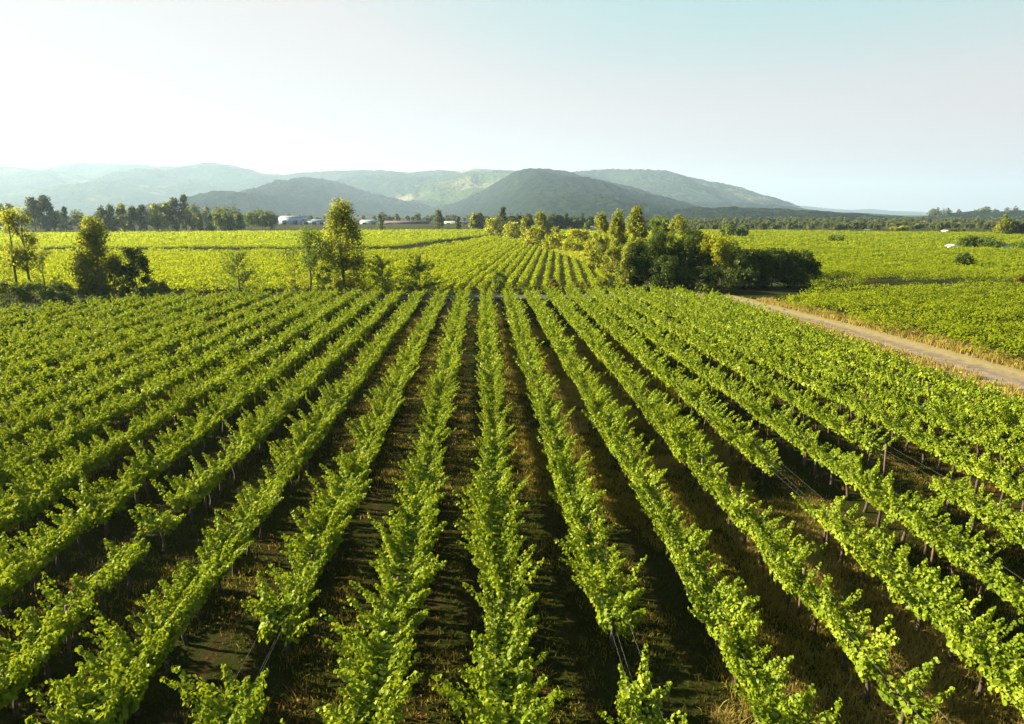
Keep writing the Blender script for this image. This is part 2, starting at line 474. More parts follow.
def unit(a): return a / (np.linalg.norm(a, axis=-1, keepdims=True) + 1e-9)

def add_leaves(mb, P, N, T, size, full):
    """full: folded two-sided vine leaf (2 quads); else one bent quad"""
    N = unit(N); T = unit(T - N * (T * N).sum(1, keepdims=True)); B = np.cross(N, T)
    size = np.asarray(size)[:, None, None]
    n = len(P)
    if full:
        v = P[:, None] + size * (T[:, None] * LEAF_U[None, :, None] + B[:, None] * LEAF_W[None, :, None] + N[:, None] * LEAF_H[None, :, None])
        b = np.arange(n)[:, None] * 6
        q = np.concatenate([b + np.array([[0, 1, 2, 3]]), b + np.array([[0, 3, 5, 4]])])
    else:
        u = np.array([0, .55, 1.0, .45]); w = np.array([0, .5, 0, -.5]); h = np.array([0, .12, -.12, .12])
        v = P[:, None] + size * (T[:, None] * u[None, :, None] + B[:, None] * w[None, :, None] + N[:, None] * h[None, :, None])
        b = np.arange(n)[:, None] * 4
        q = b + np.array([[0, 1, 2, 3]])
    mb.add(v.reshape(-1, 3), q)

def vine_canopy(rng, npl, nl, size, half=.60, base=1.0):
    """npl upright leafy plumes leaning out of a low hedge along Y, nl leaves each; returns leaf arrays"""
    side = np.where(rng.random(npl) < .5, -1.0, 1.0)
    y0 = (np.arange(npl) + rng.random(npl)) / npl * 2 * half - half
    rng.shuffle(y0)
    st = np.stack([side * rng.uniform(.02, .26, npl), y0, rng.uniform(.72, .95, npl)], 1)
    d = unit(np.stack([side * rng.uniform(.0, .72, npl), rng.normal(0, .30, npl), np.ones(npl)], 1))
    L = rng.uniform(.50, 1.05, npl) * np.where(rng.random(npl) < .34, 1.42, 1.0)
    fat = rng.uniform(.55, 1.2, npl)
    s = rng.random((npl, nl)) ** .85
    th = rng.uniform(0, 2 * math.pi, (npl, nl))
    a = unit(np.cross(d, np.array([0.0, 1.0, 0.0]))); b_ = np.cross(d, a)
    out = a[:, None] * np.cos(th)[..., None] + b_[:, None] * np.sin(th)[..., None]
    rad = (.150 * (1 - s) ** .75 + .022) * fat[:, None] * np.sqrt(rng.random((npl, nl)))
    P = st[:, None] + d[:, None] * (s * L[:, None])[..., None] + out * rad[..., None]
    P[..., 0] += (side * .14 * L)[:, None] * s ** 2
    P[..., 2] -= (L * rng.uniform(0, .22, npl))[:, None] * s ** 2
    N = out * .75 + np.array([-.10, 0, .45]) + rng.normal(0, .34, P.shape)
    T = out * .5 + np.array([0, 0, -.35]) + rng.normal(0, .5, P.shape)
    sz = size * rng.uniform(.6, 1.25, (npl, nl)) * (1.12 - .5 * s)
    P, N, T, sz = P.reshape(-1, 3), N.reshape(-1, 3), T.reshape(-1, 3), sz.ravel()
    m_ = int(npl * nl * .36 * base)                          # the low hedge the plumes stand on
    ang = rng.uniform(-.35 * math.pi, 1.35 * math.pi, m_); q = np.sqrt(rng.random(m_))
    B = np.stack([np.cos(ang) * .40 * q, rng.uniform(-half * 1.08, half * 1.08, m_), .98 + np.sin(ang) * .24 * q], 1)
    BN = np.stack([np.cos(ang) * .8 - .1, rng.normal(0, .3, m_), np.sin(ang) * .7 + .35], 1) + rng.normal(0, .35, (m_, 3))
    BT = np.stack([np.cos(ang) * .5, rng.normal(0, .6, m_), np.full(m_, -.5)], 1) + rng.normal(0, .3, (m_, 3))
    return np.concatenate([P, B]), np.concatenate([N, BN]), np.concatenate([T, BT]), np.concatenate([sz, size * rng.uniform(.7, 1.3, m_)])

def gnarly(rng, h=.92):
    mb = MB()
    t = np.linspace(0, 1, 6)
    wob = np.cumsum(rng.normal(0, .022, (6, 2)), 0); wob[0] = 0
    pts = np.stack([wob[:, 0], wob[:, 1], t * h - .03], 1)
    mb.tube(pts, .052 - .018 * t + rng.uniform(0, .008, 6), 7)
    for s in (-1, 1):
        k = np.linspace(0, 1, 6)
        arm = np.stack([pts[-1, 0] * (1 - k) + rng.normal(0, .012, 6), pts[-1, 1] + s * .56 * k, h - .06 + .06 * np.sin(k * 2) + rng.normal(0, .012, 6)], 1)
        mb.tube(arm, .032 - .014 * k, 6)
    return mb

# ------------------------------------------------------------------ vines of the near block
rng = np.random.default_rng(7)
STEP = 1.15
BLOCK = [(-75, 3), (-75, 44), (-62, 54), (-46, 66), (-36, 77.5), (-20, 80.5), (0, 81.2), (21, 82.0), (25.0, 81), (26.2, 70), (27.1, 58), (27.3, 40), (27.3, 3)]

def inside(poly, x, y):
    poly = np.asarray(poly, float)
    c = np.zeros(np.shape(x), bool)
    j = len(poly) - 1
    for i in range(len(poly)):
        xi, yi = poly[i]; xj, yj = poly[j]
        hit = ((yi > y) != (yj > y)) & (x < (xj - xi) * (y - yi) / (yj - yi + 1e-12) + xi)
        c ^= hit; j = i
    return c

# gaps seen in the rows: (pixel x, pixel y at canopy height, half length in metres, how thin it is: 0 none)
GAPS = [(641, 634, .95, 0), (228, 640, .55, 0), (172, 506, 1.5, 0.0), (845, 590, .9, .35), (905, 668, 1.0, .3), (800, 478, 1.2, .0), (752, 470, .9, .3),
        (690, 505, .9, .35), (240, 470, 1.3, .3), (120, 560, .9, .4), (205, 440, 1.0, .3), (300, 560, .7, .45), (905, 452, 1.6, .0), (870, 430, 1.4, .3), (985, 690, .9, .3), (160, 470, .9, .4),
        (715, 400, 1.2, .3), (60, 520, 1.0, .4), (150, 410, 1.3, .35), (960, 560, .8, .4), (390, 440, .6, .45), (452, 372, .8, .5)]
gapw = [(ground(a, b, ZC), c, d) for a, b, c, d in GAPS]

cand = []
for r in range(-31, 13):
    x = X0 + r * S
    y = 3.2 + rng.uniform(0, STEP)
    while y < 84:
        if inside(BLOCK, np.array(x), np.array(y)):
            vig = .62 + .62 * fbm(x * .13, y * .11, 5, 3) + rng.normal(0, .08)
            for G, hl, thin in gapw:
                if abs(G[0] - x) < S * .5 and abs(G[1] - y) < hl + .5:
                    vig = 0 if thin == 0 else min(vig, thin + .25)
            if r <= -3 and rng.random() < .055: vig = .55
            if vig > 0: cand.append((r, x + rng.normal(0, .05), y, min(1.15, max(.72, vig)) if vig > .56 else vig))
        y += STEP + rng.normal(0, .05)
pos = np.array([(c[1], c[2], ZC) for c in cand])
px, py, dep = project(pos)
dist = np.linalg.norm(pos - np.array([0, 0, CZ]), axis=1)
inframe = (px > -25) & (px < W + 25) & (py < H + 45) & (dep > 0)
order = [i for i in np.argsort(dist) if inframe[i]]
solo = order[:300]
rest = [i for i in range(len(cand)) if i not in set(solo)]

ORD = ['', 'first', 'second', 'third', 'fourth', 'fifth', 'sixth', 'seventh', 'eighth', 'ninth', 'tenth', 'eleventh', 'twelfth', 'thirteenth', 'fourteenth', 'fifteenth', 'sixteenth', 'seventeenth', 'eighteenth']
def row_words(r):
    if r == 0: return 'central row running straight away from the camera'
    return '%s row %s of the central row' % (ORD[abs(r)], 'left' if r < 0 else 'right')

canopies, thin_c, trunks = [], [], []
for k in range(14):
    q = np.random.default_rng(100 + k); mb = MB()
    add_leaves(mb, *vine_canopy(q, int(q.integers(15, 20)), 96, .094), True)
    canopies.append(mb.mesh('foliage', M['vine']))
for k in range(4):
    q = np.random.default_rng(140 + k); mb = MB()
    add_leaves(mb, *vine_canopy(q, 6, 66, .102, .36), True)
    thin_c.append(mb.mesh('foliage', M['vine']))
for k in range(6):
    trunks.append(gnarly(np.random.default_rng(160 + k)).mesh('trunk', M['vine_bark'], True))
for i in solo:
    r, x, y, vig = cand[i]
    sparse = vig < .6
    if sparse:
        lab = 'thin sparse grapevine in a gap of the ' + row_words(r); grp = 'sparse grapevines in the ' + row_words(r)
    else:
        lab = 'full leafy grapevine in the ' + row_words(r); grp = 'leafy grapevines in the ' + row_words(r)
    t = thing('grapevine', (x, y, 0), lab, 'grapevine', grp, math.pi * (rng.random() < .5) + rng.normal(0, .05))
    link('trunk', trunks[rng.integers(6)], t)
    f = link('foliage', (thin_c[rng.integers(4)] if sparse else canopies[rng.integers(14)]), t)
    s = vig * rng.uniform(.94, 1.06)
    if sparse: s = .8 + .2 * rng.random()
    f.scale = (s * rng.uniform(.92, 1.08), 1.04, s)
    f.location = (0, 0, .9 * (1 - s))
# the vines past the nearest 300
mb = MB()
for i in rest:
    r, x, y, vig = cand[i]
    d = dist[i]
    near = d < 45
    a = vine_canopy(rng, 13, 36 if near else 24, .15 if near else .18)
    a[0][:, 2] = .9 + (a[0][:, 2] - .9) * vig
    a[0][:, 0] *= (.95 + .1 * rng.random()) * min(1, vig)
    if vig < .6: a = tuple(k[::2] for k in a)
    add_leaves(mb, a[0] + np.array([x, y, 0]), a[1], a[2], a[3], False)
    mb.tube([(x, y, -.02), (x + rng.normal(0, .03), y, .5), (x, y, .95)], [.05, .04, .035], 4)
vm = mb.build('vineyard_vines', M['vine'])
tag(vm, 'bright green vine rows filling the near vineyard behind the nearest vines', 'vineyard', kind='stuff')

# trellis: posts and wires, one for each row that shows any
post_me = MB(); 
post_me.tube([(0, 0, -.2), (0, 0, 1.0), (0, 0, 1.34)], [.04, .038, .036], 7)
post_me = post_me.mesh('post', M['post'])
for r in range(-12, 13):
    x = X0 + r * S
    ys = [y for y in np.arange(6.3 + (r * 37 % 50) / 10, 79, 8.0) if inside(BLOCK, np.array(x), np.array(y))]
    if len(ys) < 2: continue
    t = thing('trellis', (x, ys[0], 0), 'posts and thin wires holding up the ' + row_words(r), 'trellis', 'trellises in the near vineyard')
    for k, y in enumerate(ys):
        if y > 60: break
        p = link('post', post_me, t, (rng.normal(0, .03), y - ys[0], rng.uniform(-.12, .05)))
        p.rotation_euler = (rng.normal(0, .03), rng.normal(0, .03), 0)
    for wx, wz in ((-.22, 1.28), (.22, 1.28), (0, .92)):
        w = MB()
        n = len(ys) * 2 + 1
        yy = np.linspace(-3.5, ys[-1] - ys[0], n)
        w.tube(np.stack([np.full(n, wx), yy, wz - .03 * (np.arange(n) % 2)], 1), .0017, 4)
        w.build('wire', M['wire'], t)

# ------------------------------------------------------------------ fields of vines beyond
def field(name, label, polypx, zc, bands, dirdeg, mat, seed, cat='vineyard'):
    """bands: (nearest, farthest, row spacing, plant step, leaves per plant, leaf size, height, half width)"""
    rg = np.random.default_rng(seed)
    poly = np.array([ground(a, b, zc)[:2] for a, b in polypx])
    c, s = math.cos(R(dirdeg)), math.sin(R(dirdeg))          # rows run along (s, c)
    mb = MB()
    for d0, d1, sp, st, k, size, hgt, hw in bands:
        ctr = poly.mean(0); rad = np.abs(poly - ctr).max() * 1.5
        a = np.arange(-rad, rad, sp); b = np.arange(-rad, rad, st)
        A, B = np.meshgrid(a, b); A = A.ravel(); B = B.ravel()
        A = A + rg.normal(0, .06, len(A)); B = B + rg.normal(0, st * .25, len(B))
        x = ctr[0] + A * c + B * s; y = ctr[1] - A * s + B * c
        d = np.hypot(x, y)
        ok = inside(poly, x, y) & (d >= d0) & (d < d1) & (rg.random(len(x)) > .03)
        x, y = x[ok], y[ok]; n = len(x)
        if not n: continue
        rowv = .74 + .5 * _hash(np.round(A[ok] / sp), np.zeros(n), seed)    # rows differ in vigour
        vig = (.70 + .5 * vnoise(x * .35, y * .35, seed) * rg.uniform(.7, 1.2, n)) * rowv
        lx = rg.normal(0, hw * .62, (n, k)); ly = rg.uniform(-st * .6, st * .6, (n, k))
        lz = hgt * (.40 + .62 * rg.random((n, k)) ** .7) * vig[:, None]
        lz = lz * (1 - .25 * np.clip(np.abs(lx) / hw - .6, 0, 1))
        P = np.stack([x[:, None] + lx * c + ly * s, y[:, None] - lx * s + ly * c, lz], -1).reshape(-1, 3)
        N = rg.normal(0, .5, P.shape) + np.array([-.35, 0, .75])
        T = rg.normal(0, 1, P.shape) + np.array([0, 0, .3])
        add_leaves(mb, P, N, T, size * rg.uniform(.6, 1.3, len(P)), False)
    o = mb.build(name, mat)
    return tag(o, label, cat, kind='stuff')

field('vineyard_vines', 'green and yellow vine rows fanning out in the block behind the near vineyard',
      [(-200, 283), (60, 284.5), (130, 285.5), (440, 286), (545, 284.5), (622, 284), (606, 273), (585, 262), (555, 251), (530, 243), (508, 237), (484, 236), (466, 240), (440, 244.5), (410, 248.5), (300, 249.5), (0, 249.5), (-200, 249.5)],
      1.2, [(70, 130, 1.62, .95, 50, .20, 1.35, .27), (130, 190, 1.62, 1.1, 44, .23, 1.35, .27), (190, 420, 1.62, 1.5, 30, .36, 1.35, .30)], 6.2, M['block_vine'], 61)
field('vineyard_vines', 'far yellow-green vineyard field in front of the sheds and left tree line',
      [(-200, 245.3), (0, 245.4), (300, 245.3), (395, 244.6), (430, 240), (460, 236.3), (490, 234), (486, 229.5), (280, 231), (0, 233), (-200, 234)],
      1.2, [(120, 260, 2.0, 1.2, 64, .25, 1.4, .8), (260, 600, 2.6, 2.0, 46, .45, 1.4, .8)], 80, M['far_vine'], 62)
RB = [(40, 130, 2.3, .95, 76, .18, 1.75, .62), (130, 220, 2.4, 1.2, 50, .30, 1.05, .8), (220, 700, 3.0, 2.2, 36, .52, .95, .9)]
field('vineyard_vines', 'green vineyard strip right of the dirt track, nearer than the gap made for the dark shadow band',  # field split: the open strip stands in for the trees' cast shadow
      [(782, 297.5), (830, 309.5), (880, 321), (935, 334), (1024, 354), (1130, 377), (1500, 380), (1500, 287), (1024, 283.5), (900, 283), (815, 285)],
      1.3, RB, 68, M['mid_vine'], 63)
field('vineyard_vines', 'broad flat green vineyard spreading to the horizon beyond the gap made for the shadow band',  # starts past the strip left open as a shadow band
      [(812, 279.5), (900, 275.5), (1024, 277), (1500, 280), (1600, 230.2), (1024, 231.4), (900, 231), (800, 229.5), (700, 229), (690, 240), (760, 262)],
      1.3, RB, 68, M['mid_vine'], 67)
field('vineyard_vines', 'strip of bright green field between the yellow bushes and the dark trees',
      [(560, 236), (600, 246), (640, 262), (700, 255), (690, 236), (640, 231), (560, 230)], 1.2, [(100, 500, 2.6, 2.0, 9, .85, 1.4, .8)], 30, M['far_vine'], 64)

field('rough_grass', 'rough yellow-green grass between the fanning rows and the poplars',
      [(640, 288), (610, 275), (590, 264), (558, 252), (530, 244), (515, 238), (545, 238), (585, 244), (612, 252), (640, 262)], .3, [(60, 400, 1.0, .9, 16, .30, .55, .5)], 20, M['lime'], 65, 'grass')
field('rough_grass', 'dark green rough grass along the far edge of the near vineyard',
      [(-60, 304), (0, 297), (110, 291), (300, 290), (480, 289), (640, 288.5), (640, 286), (440, 286.5), (130, 286), (-60, 285)], .15, [(50, 400, .8, .7, 14, .22, .35, .4)], 80, M['weed'], 66, 'grass')

# ------------------------------------------------------------------ grass and weeds on the vineyard floor
def blades(name, label, mat, n, seed, area, hgt, wid, thr, nscale, cluster=8, lean=.35, rowbias=0.0):
    rg = np.random.default_rng(seed)
    x = rg.uniform(area[0], area[1], n * 6); y = area[2] + (area[3] - area[2]) * rg.random(n * 6) ** 1.25
    nz = fbm(x * nscale, y * nscale * .6, seed, 3)
    off = np.abs(((x - X0) / S + .5) % 1 - .5)             # 0 under a row, .5 mid alley
    ok = (nz - rowbias * off > thr)
    if len(area) > 4: ok &= inside(area[4], x, y)
    x, y = x[ok][:n], y[ok][:n]; n = len(x)
    x = np.repeat(x, cluster) + rg.normal(0, .14, n * cluster); y = np.repeat(y, cluster) + rg.normal(0, .14, n * cluster)
    m_ = len(x)
    h = np.repeat(rg.uniform(hgt[0], hgt[1], n), cluster) * rg.uniform(.5, 1.1, m_)
    th = rg.uniform(0, 2 * math.pi, m_)
    dx, dy = np.cos(th), np.sin(th)
    ln = h * np.abs(rg.normal(0, lean, m_))
    w = wid * rg.uniform(.6, 1.4, m_)
    ph = th + rg.uniform(.8, 2.2, m_)
    a = np.stack([x - np.cos(ph) * w, y - np.sin(ph) * w, np.zeros(m_)], 1)
    b = np.stack([x + np.cos(ph) * w, y + np.sin(ph) * w, np.zeros(m_)], 1)
    mid = np.stack([x + dx * ln * .35, y + dy * ln * .35, h * .6], 1)
    e = np.stack([np.cos(ph) * w * .8, np.sin(ph) * w * .8, np.zeros(m_)], 1)
    tip = np.stack([x + dx * ln, y + dy * ln, h], 1)
    v = np.stack([a, b, mid + e, mid - e, tip + e * .15, tip - e * .15], 1).reshape(-1, 3)
    k = np.arange(m_)[:, None] * 6
    mb = MB(); mb.add(v, np.concatenate([k + np.array([[0, 1, 2, 3]]), k + np.array([[3, 2, 4, 5]])]))
    return tag(mb.build(name, mat), label, 'grass', kind='stuff')

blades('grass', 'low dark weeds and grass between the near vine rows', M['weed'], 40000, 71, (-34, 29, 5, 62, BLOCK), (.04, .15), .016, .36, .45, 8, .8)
blades('dry_grass', 'golden dry grass growing in patches between the near vine rows', M['gold'], 12000, 72, (-34, 29, 5, 70, BLOCK), (.04, .17), .008, .50, .30, 22, 1.1)
blades('dry_grass', 'golden grass right of the central row, its colour standing in for sun patches', M['gold'], 9000, 76, (1.5, 12, 8, 60, BLOCK), (.05, .22), .010, .43, .25, 22, 1.1)  # dry grass, laid in gold to imitate sun falling on the alleys
blades('dry_grass', 'straw grass right of the central row, coloured pale for patches of sun', M['straw'], 2200, 78, (3, 11, 9, 50, BLOCK), (.08, .30), .010, .53, .18, 20, 1.0)  # paler dry tufts; sunlight on the alley put into their colour
blades('dry_grass', 'dry tufts along the crown of the dirt track', M['straw'], 420, 77, (27, 35, 18, 90, [(32.2, 18), (33.3, 18), (31.8, 60), (29.0, 85), (28.3, 85), (30.9, 60)]), (.04, .16), .02, .45, .9, 9)
blades('dry_grass', 'rusty brown dead weeds scattered under the near vines', M['dry'], 500, 73, (-30, 26, 5, 46, BLOCK), (.06, .22), .012, .55, .42, 16, .9, .12)
blades('dry_grass', 'straw coloured grass verge along both sides of the dirt track', M['straw'], 2600, 74, (27, 40, 18, 92, [(27.6, 18), (31.4, 18), (30.6, 60), (28.0, 85), (25.8, 85), (27.2, 60)]), (.15, .5), .03, .3, .4, 8)
blades('dry_grass', 'yellow grass edge between the dirt track and the right field', M['straw'], 4200, 75, (27, 42, 18, 92, [(36.0, 18), (38.8, 18), (37.4, 55), (34.4, 80), (32.2, 80), (34.6, 58)]), (.2, .6), .03, .3, .4, 8)

# ------------------------------------------------------------------ trees and shrubs
def clump_leaves(rg, C, Rr, n_each, size, flat=1.0, updir=.35):
    """leaf points in and around ball-like sprays; C (k,3), Rr (k,)"""
    k = len(C)
    d = unit(rg.normal(0, 1, (k, n_each, 3)))
    rr = rg.random((k, n_each, 1)) ** .45
    o = d * rr * Rr[:, None, None] * np.array([1, 1, flat])
    P = (C[:, None] + o).reshape(-1, 3)
    N = (d * .8 + rg.normal(0, .45, d.shape) + np.array([0, 0, updir])).reshape(-1, 3)
    T = (rg.normal(0, 1, d.shape) + np.array([0, 0, -.4])).reshape(-1, 3)
    return P, N, T, size * rg.uniform(.6, 1.35, len(P))

def crown_clumps(rg, kind, h, w):
    """clump centres, radii for a crown of height h (base at 0) and full width w"""
    if kind == 'poplar':
        k = int(26 + h * .5) if h > 13.5 else 46; z = h * (.10 + .86 * rg.random(k) ** .95)
        t = z / h
        rad = w / 2 * np.clip(np.sin(np.clip(t * 1.05, 0, 1) ** .8 * math.pi) ** .55, .12, 1) * .78
        a = rg.uniform(0, 2 * math.pi, k); q = rg.random(k) ** .5
        return np.stack([np.cos(a) * rad * q, np.sin(a) * rad * q, z], 1), w * rg.uniform(.11, .25, k), 1.3
    if kind == 'euca':                                       # bare stem, ragged bunches high up
        k = 26; t = .34 + .62 * rg.random(k) ** .75; z = h * t
        rad = w / 2 * np.sin(np.clip((t - .25) / .78, 0, 1) * math.pi) ** .5
        a = rg.uniform(0, 2 * math.pi, k); q = rg.random(k) ** .6
        return np.stack([np.cos(a) * rad * q, np.sin(a) * rad * q, z], 1), w * rg.uniform(.12, .21, k), 1.1
    if kind == 'tall':                                       # full tree, leafy almost to the ground, pointed
        k = 62; t = .05 + .93 * rg.random(k); z = h * t
        rad = w / 2 * np.minimum(1, (1.06 - t) * 1.5) ** .8 * np.clip(.75 + t * 1.4, .75, 1) * .9
        a = rg.uniform(0, 2 * math.pi, k); q = .3 + .7 * rg.random(k) ** .6
        return np.stack([np.cos(a) * rad * q, np.sin(a) * rad * q, z], 1), w * rg.uniform(.10, .20, k) * (1.2 - .6 * t), 1.3
    if kind == 'cone':
        k = 40; t = .08 + .9 * rg.random(k); z = h * t
        rad = w / 2 * (1.03 - t) * .9
        a = rg.uniform(0, 2 * math.pi, k); q = .3 + .7 * rg.random(k)
        return np.stack([np.cos(a) * rad * q, np.sin(a) * rad * q, z], 1), w * (.2 - .12 * t) * rg.uniform(.8, 1.2, k), 1.0
    if kind == 'willow':
        k = 34; d = unit(rg.normal(0, 1, (k, 3))); d[:, 2] = np.abs(d[:, 2]) * rg.choice([1, 1, -.6], k)
        C = d * np.array([w * .36, w * .36, h * .34]) * rg.uniform(.6, 1, (k, 1)) + np.array([0, 0, h * .56])
        return C, w * rg.uniform(.10, .17, k), 1.9
    if kind == 'bush':                                       # leafy right down to the ground
        k = 46; t = rg.random(k) ** .9; a = rg.uniform(0, 2 * math.pi, k)
        rad = w / 2 * np.sqrt(np.clip(1 - ((t - .28) / .76) ** 2, .05, 1)) * rg.uniform(.3, 1, k) ** .5
        return np.stack([np.cos(a) * rad, np.sin(a) * rad, t * h], 1), np.minimum(w, h * 1.2) * rg.uniform(.09, .20, k), .95
    # round tree
    k = 34; d = unit(rg.normal(0, 1, (k, 3)))
    C = d * np.array([w * .36, w * .36, h * .36]) * rg.uniform(.45, 1.05, (k, 1)) + np.array([0, 0, h * .50])
    C[:, 2] = np.maximum(C[:, 2], h * .12)
    return C, np.minimum(w, h * 1.2) * rg.uniform(.12, .20, k), .95

def make_tree(name, label, cat, mat, kind, px, Y, top, wpx, group=None, seed=0, leaf=None, dens=1.0, base=0.0, stems=1, bark='bark'):
    rg = np.random.default_rng(1000 + seed)
    if kind == 'round' and cat in ('shrub', 'bush'): kind = 'bush'
    P0 = column(px, Y, 0)
    h = top_z(P0[0], Y, top)
    d = math.hypot(P0[0], Y)
    w = wpx * (Y / F) * 1.04
    t = thing(name, P0, label, cat, group, 0)
    leaf = leaf or max(.17, d / F * 1.5)
    tr = MB(); cr = MB()
    if kind == 'spray':                                      # airy sapling: arching shoots
        k = int(22 * dens) + 8
        k = int(k * 1.5)
        for j in range(k):
            a = rg.uniform(0, 2 * math.pi); q0 = rg.random() ** 1.2 * .80
            out = w / 2 * (1.05 - q0) ** .7 * rg.uniform(.5, 1.15)
            s = np.linspace(0, 1, 8)
            rise = h * rg.uniform(.10, .34) * (1.1 - .3 * q0)
            zt = np.minimum(h * q0 * .92 + rise * (s - .42 * s ** 2) / .58, h)
            p = np.stack([np.cos(a) * out * s, np.sin(a) * out * s, zt], 1)
            if j % 3 == 0: tr.tube(p, .022 * (1 - .85 * s) * max(1, h / 4), 4)
            m_ = int(40 * dens)
            si = rg.uniform(.2, 1.04, m_)
            Q = np.stack([np.interp(si, s, p[:, c]) for c in range(3)], 1) + rg.normal(0, .09 * max(1, h / 5), (m_, 3))
            Q[:, 2] = np.maximum(Q[:, 2], .05)
            add_leaves(cr, Q, rg.normal(0, .6, (m_, 3)) + np.array([-.2, 0, .7]), rg.normal(0, .5, (m_, 3)) + np.array([np.cos(a), np.sin(a), -.3]), leaf * rg.uniform(.5, 1.0, m_), False)
        tr.tube([(0, 0, -.1), (rg.normal(0, .05), 0, h * .35), (0, rg.normal(0, .05), h * .8)], [.05 + h * .008, .04 + h * .005, .015], 6)
    else:
        C, Rr, flat = crown_clumps(rg, kind, h, w)
        r_ = np.hypot(C[:, 0], C[:, 1]) + Rr * .75           # fit the clumps to the asked height and width
        C[:, :2] *= (w / 2) / np.percentile(r_, 92)
        lo = (C[:, 2] - Rr * flat * .7).min(); hi = (C[:, 2] + Rr * flat * .75).max()
        z_lo = 0.0 if (cat in ('shrub', 'bush') or 'hedge' in label) else max(lo, 0)
        C[:, 2] = z_lo + (C[:, 2] - lo) * ((h - z_lo) / (hi - lo))
        vol = (Rr ** 2).mean()
        n_each = int(np.clip(dens * 8.5 * vol * flat / leaf ** 2, 12, 320))
        a = clump_leaves(rg, C, Rr, n_each, leaf, flat, .3)
        keep = (a[0][:, 2] > .05) & (a[0][:, 2] < h * 1.0)
        add_leaves(cr, *[q[keep] for q in a], False)
        for sidx in range(stems):
            off = np.array([0, 0]) if stems == 1 else np.array([(sidx - (stems - 1) / 2) * w * .22, rg.normal(0, .2)])
            th = h * (.86 if kind in ('poplar', 'tall', 'cone', 'euca') else .55)
            s = np.linspace(0, 1, 7)
            wv = np.cumsum(rg.normal(0, h * .006, (7, 2)), 0); wv[0] = 0
            pts = np.stack([off[0] * (1 - .3 * s) + wv[:, 0], off[1] + wv[:, 1], s * th - .1], 1)
            r0 = max(.05, h * (.014 if stems > 1 else .018))
            tr.tube(pts, r0 * (1 - .82 * s) + .01, 7)
            for j in rg.choice(len(C), min(9, len(C)), False):
                z = min(C[j, 2] * .75, th * .9); f_ = z / th
                b0 = np.array([np.interp(f_, s, pts[:, c]) for c in range(3)])
                mid = (b0 + C[j]) / 2 + np.array([0, 0, -.04 * h * (kind == 'willow') + .02 * h])
                tr.tube([b0, mid, C[j]], [r0 * .42 * (1 - f_ * .6), r0 * .26, r0 * .10], 5)
    cr.build('crown', mat, t)
    tr.build('trunk', M[bark], t, smooth=True)
    return t

n_tree = [0]
def T(name, label, cat, mat, kind, px, Y, top, wpx, group=None, **kw):
    n_tree[0] += 1
    return make_tree(name, label, cat, M[mat], kind, px, Y, top, wpx, group, seed=n_tree[0], **kw)

# along the far edge of the near vineyard
E = 'trees along the far edge of the near vineyard'
T('eucalyptus_tree', 'slender tree with two thin trunks and a round ochre-green top at the far left', 'tree', 'olive', 'euca', 26, 84, 205, 42, E, stems=2, dens=1.0)
T('eucalyptus_tree', 'tall ragged olive tree beside the dark round shrub on the left', 'tree', 'olive', 'poplar', 100, 84, 216, 44, E, dens=1.1)
T('dark_shrub', 'dense dark green rounded shrub right of the ragged olive tree', 'shrub', 'dark', 'round', 138, 86, 247, 34, E, dens=1.6)
T('shrub', 'light green loose shrub squeezed between ragged tree and dark round shrub', 'shrub', 'green', 'round', 117, 85, 254, 18, E, dens=.8)
T('sapling', 'thin feathery sapling just right of the twin trunk tree', 'sapling', 'olive', 'spray', 47, 83, 247, 40, E, dens=.7)
T('sapling', 'feathery sapling cut by the left edge of the photo', 'sapling', 'olive', 'spray', 3, 84, 250, 40, E, dens=.8)
T('sapling', 'bushy bright sapling standing alone above the rows in the left vineyard', 'sapling', 'green', 'spray', 240, 85, 246, 50, E, dens=1.5)
T('young_tree', 'young tree with thin bare stem and airy flat top left of the tallest tree', 'tree', 'green', 'euca', 310, 86, 226, 44, E, dens=.6)
T('tall_tree', 'tallest tree at the vineyard edge, ragged pointed crown against the hill', 'tree', 'olive', 'poplar', 345, 87, 197, 46, E, dens=1.3)
T('shrub', 'feathery low shrub directly right of the tallest tree', 'shrub', 'olive', 'spray', 383, 86, 254, 46, E, dens=1.5)
T('shrub', 'feathery green shrub farther right, second from the tallest tree', 'shrub', 'green', 'spray', 420, 86, 253, 50, E, dens=1.6)
T('shrub', 'small round bush at the near end of the fanning vine rows', 'shrub', 'green', 'round', 499, 90, 269, 17, E, dens=1.0)
T('sapling', 'low feathery sapling at the foot of the thin stemmed young tree', 'sapling', 'olive', 'spray', 296, 85, 259, 36, E, dens=.8)
T('shrub', 'small leafy bush between the tallest tree and the young tree', 'shrub', 'green', 'round', 325, 85, 266, 18, E, dens=.8)
U = 'undergrowth below the left trees'
for k, (px_, Y_, tp, wp, lb) in enumerate([(10, 78, 281, 34, 'low green bush at the left edge below the feathery sapling'), (36, 79, 281, 30, 'low green bush under the twin trunk tree'),
        (60, 80, 281, 26, 'low green bush between the feathery sapling and the pale stones'), (92, 83, 281, 22, 'low green bush at the foot of the ragged olive tree'), (160, 85, 281, 26, 'low green bush just right of the dark round shrub')]):
    T('undergrowth_bush', lb, 'bush', 'green', 'round', px_, Y_, tp, wp, U, dens=1.0)
T('dry_bush', 'small ochre bush at the near ends of the fanning rows', 'bush', 'ochre', 'round', 553, 89, 279, 13, 'dry bushes at the headland', dens=.9)
T('dry_bush', 'wider ochre dry bush left of the ivy covered tree', 'bush', 'ochre', 'round', 578, 89, 281, 22, 'dry bushes at the headland', dens=.8)
T('dry_bush', 'ochre dry bush touching the ivy covered tree', 'bush', 'olive', 'round', 600, 89, 276, 18, 'dry bushes at the headland', dens=.8)

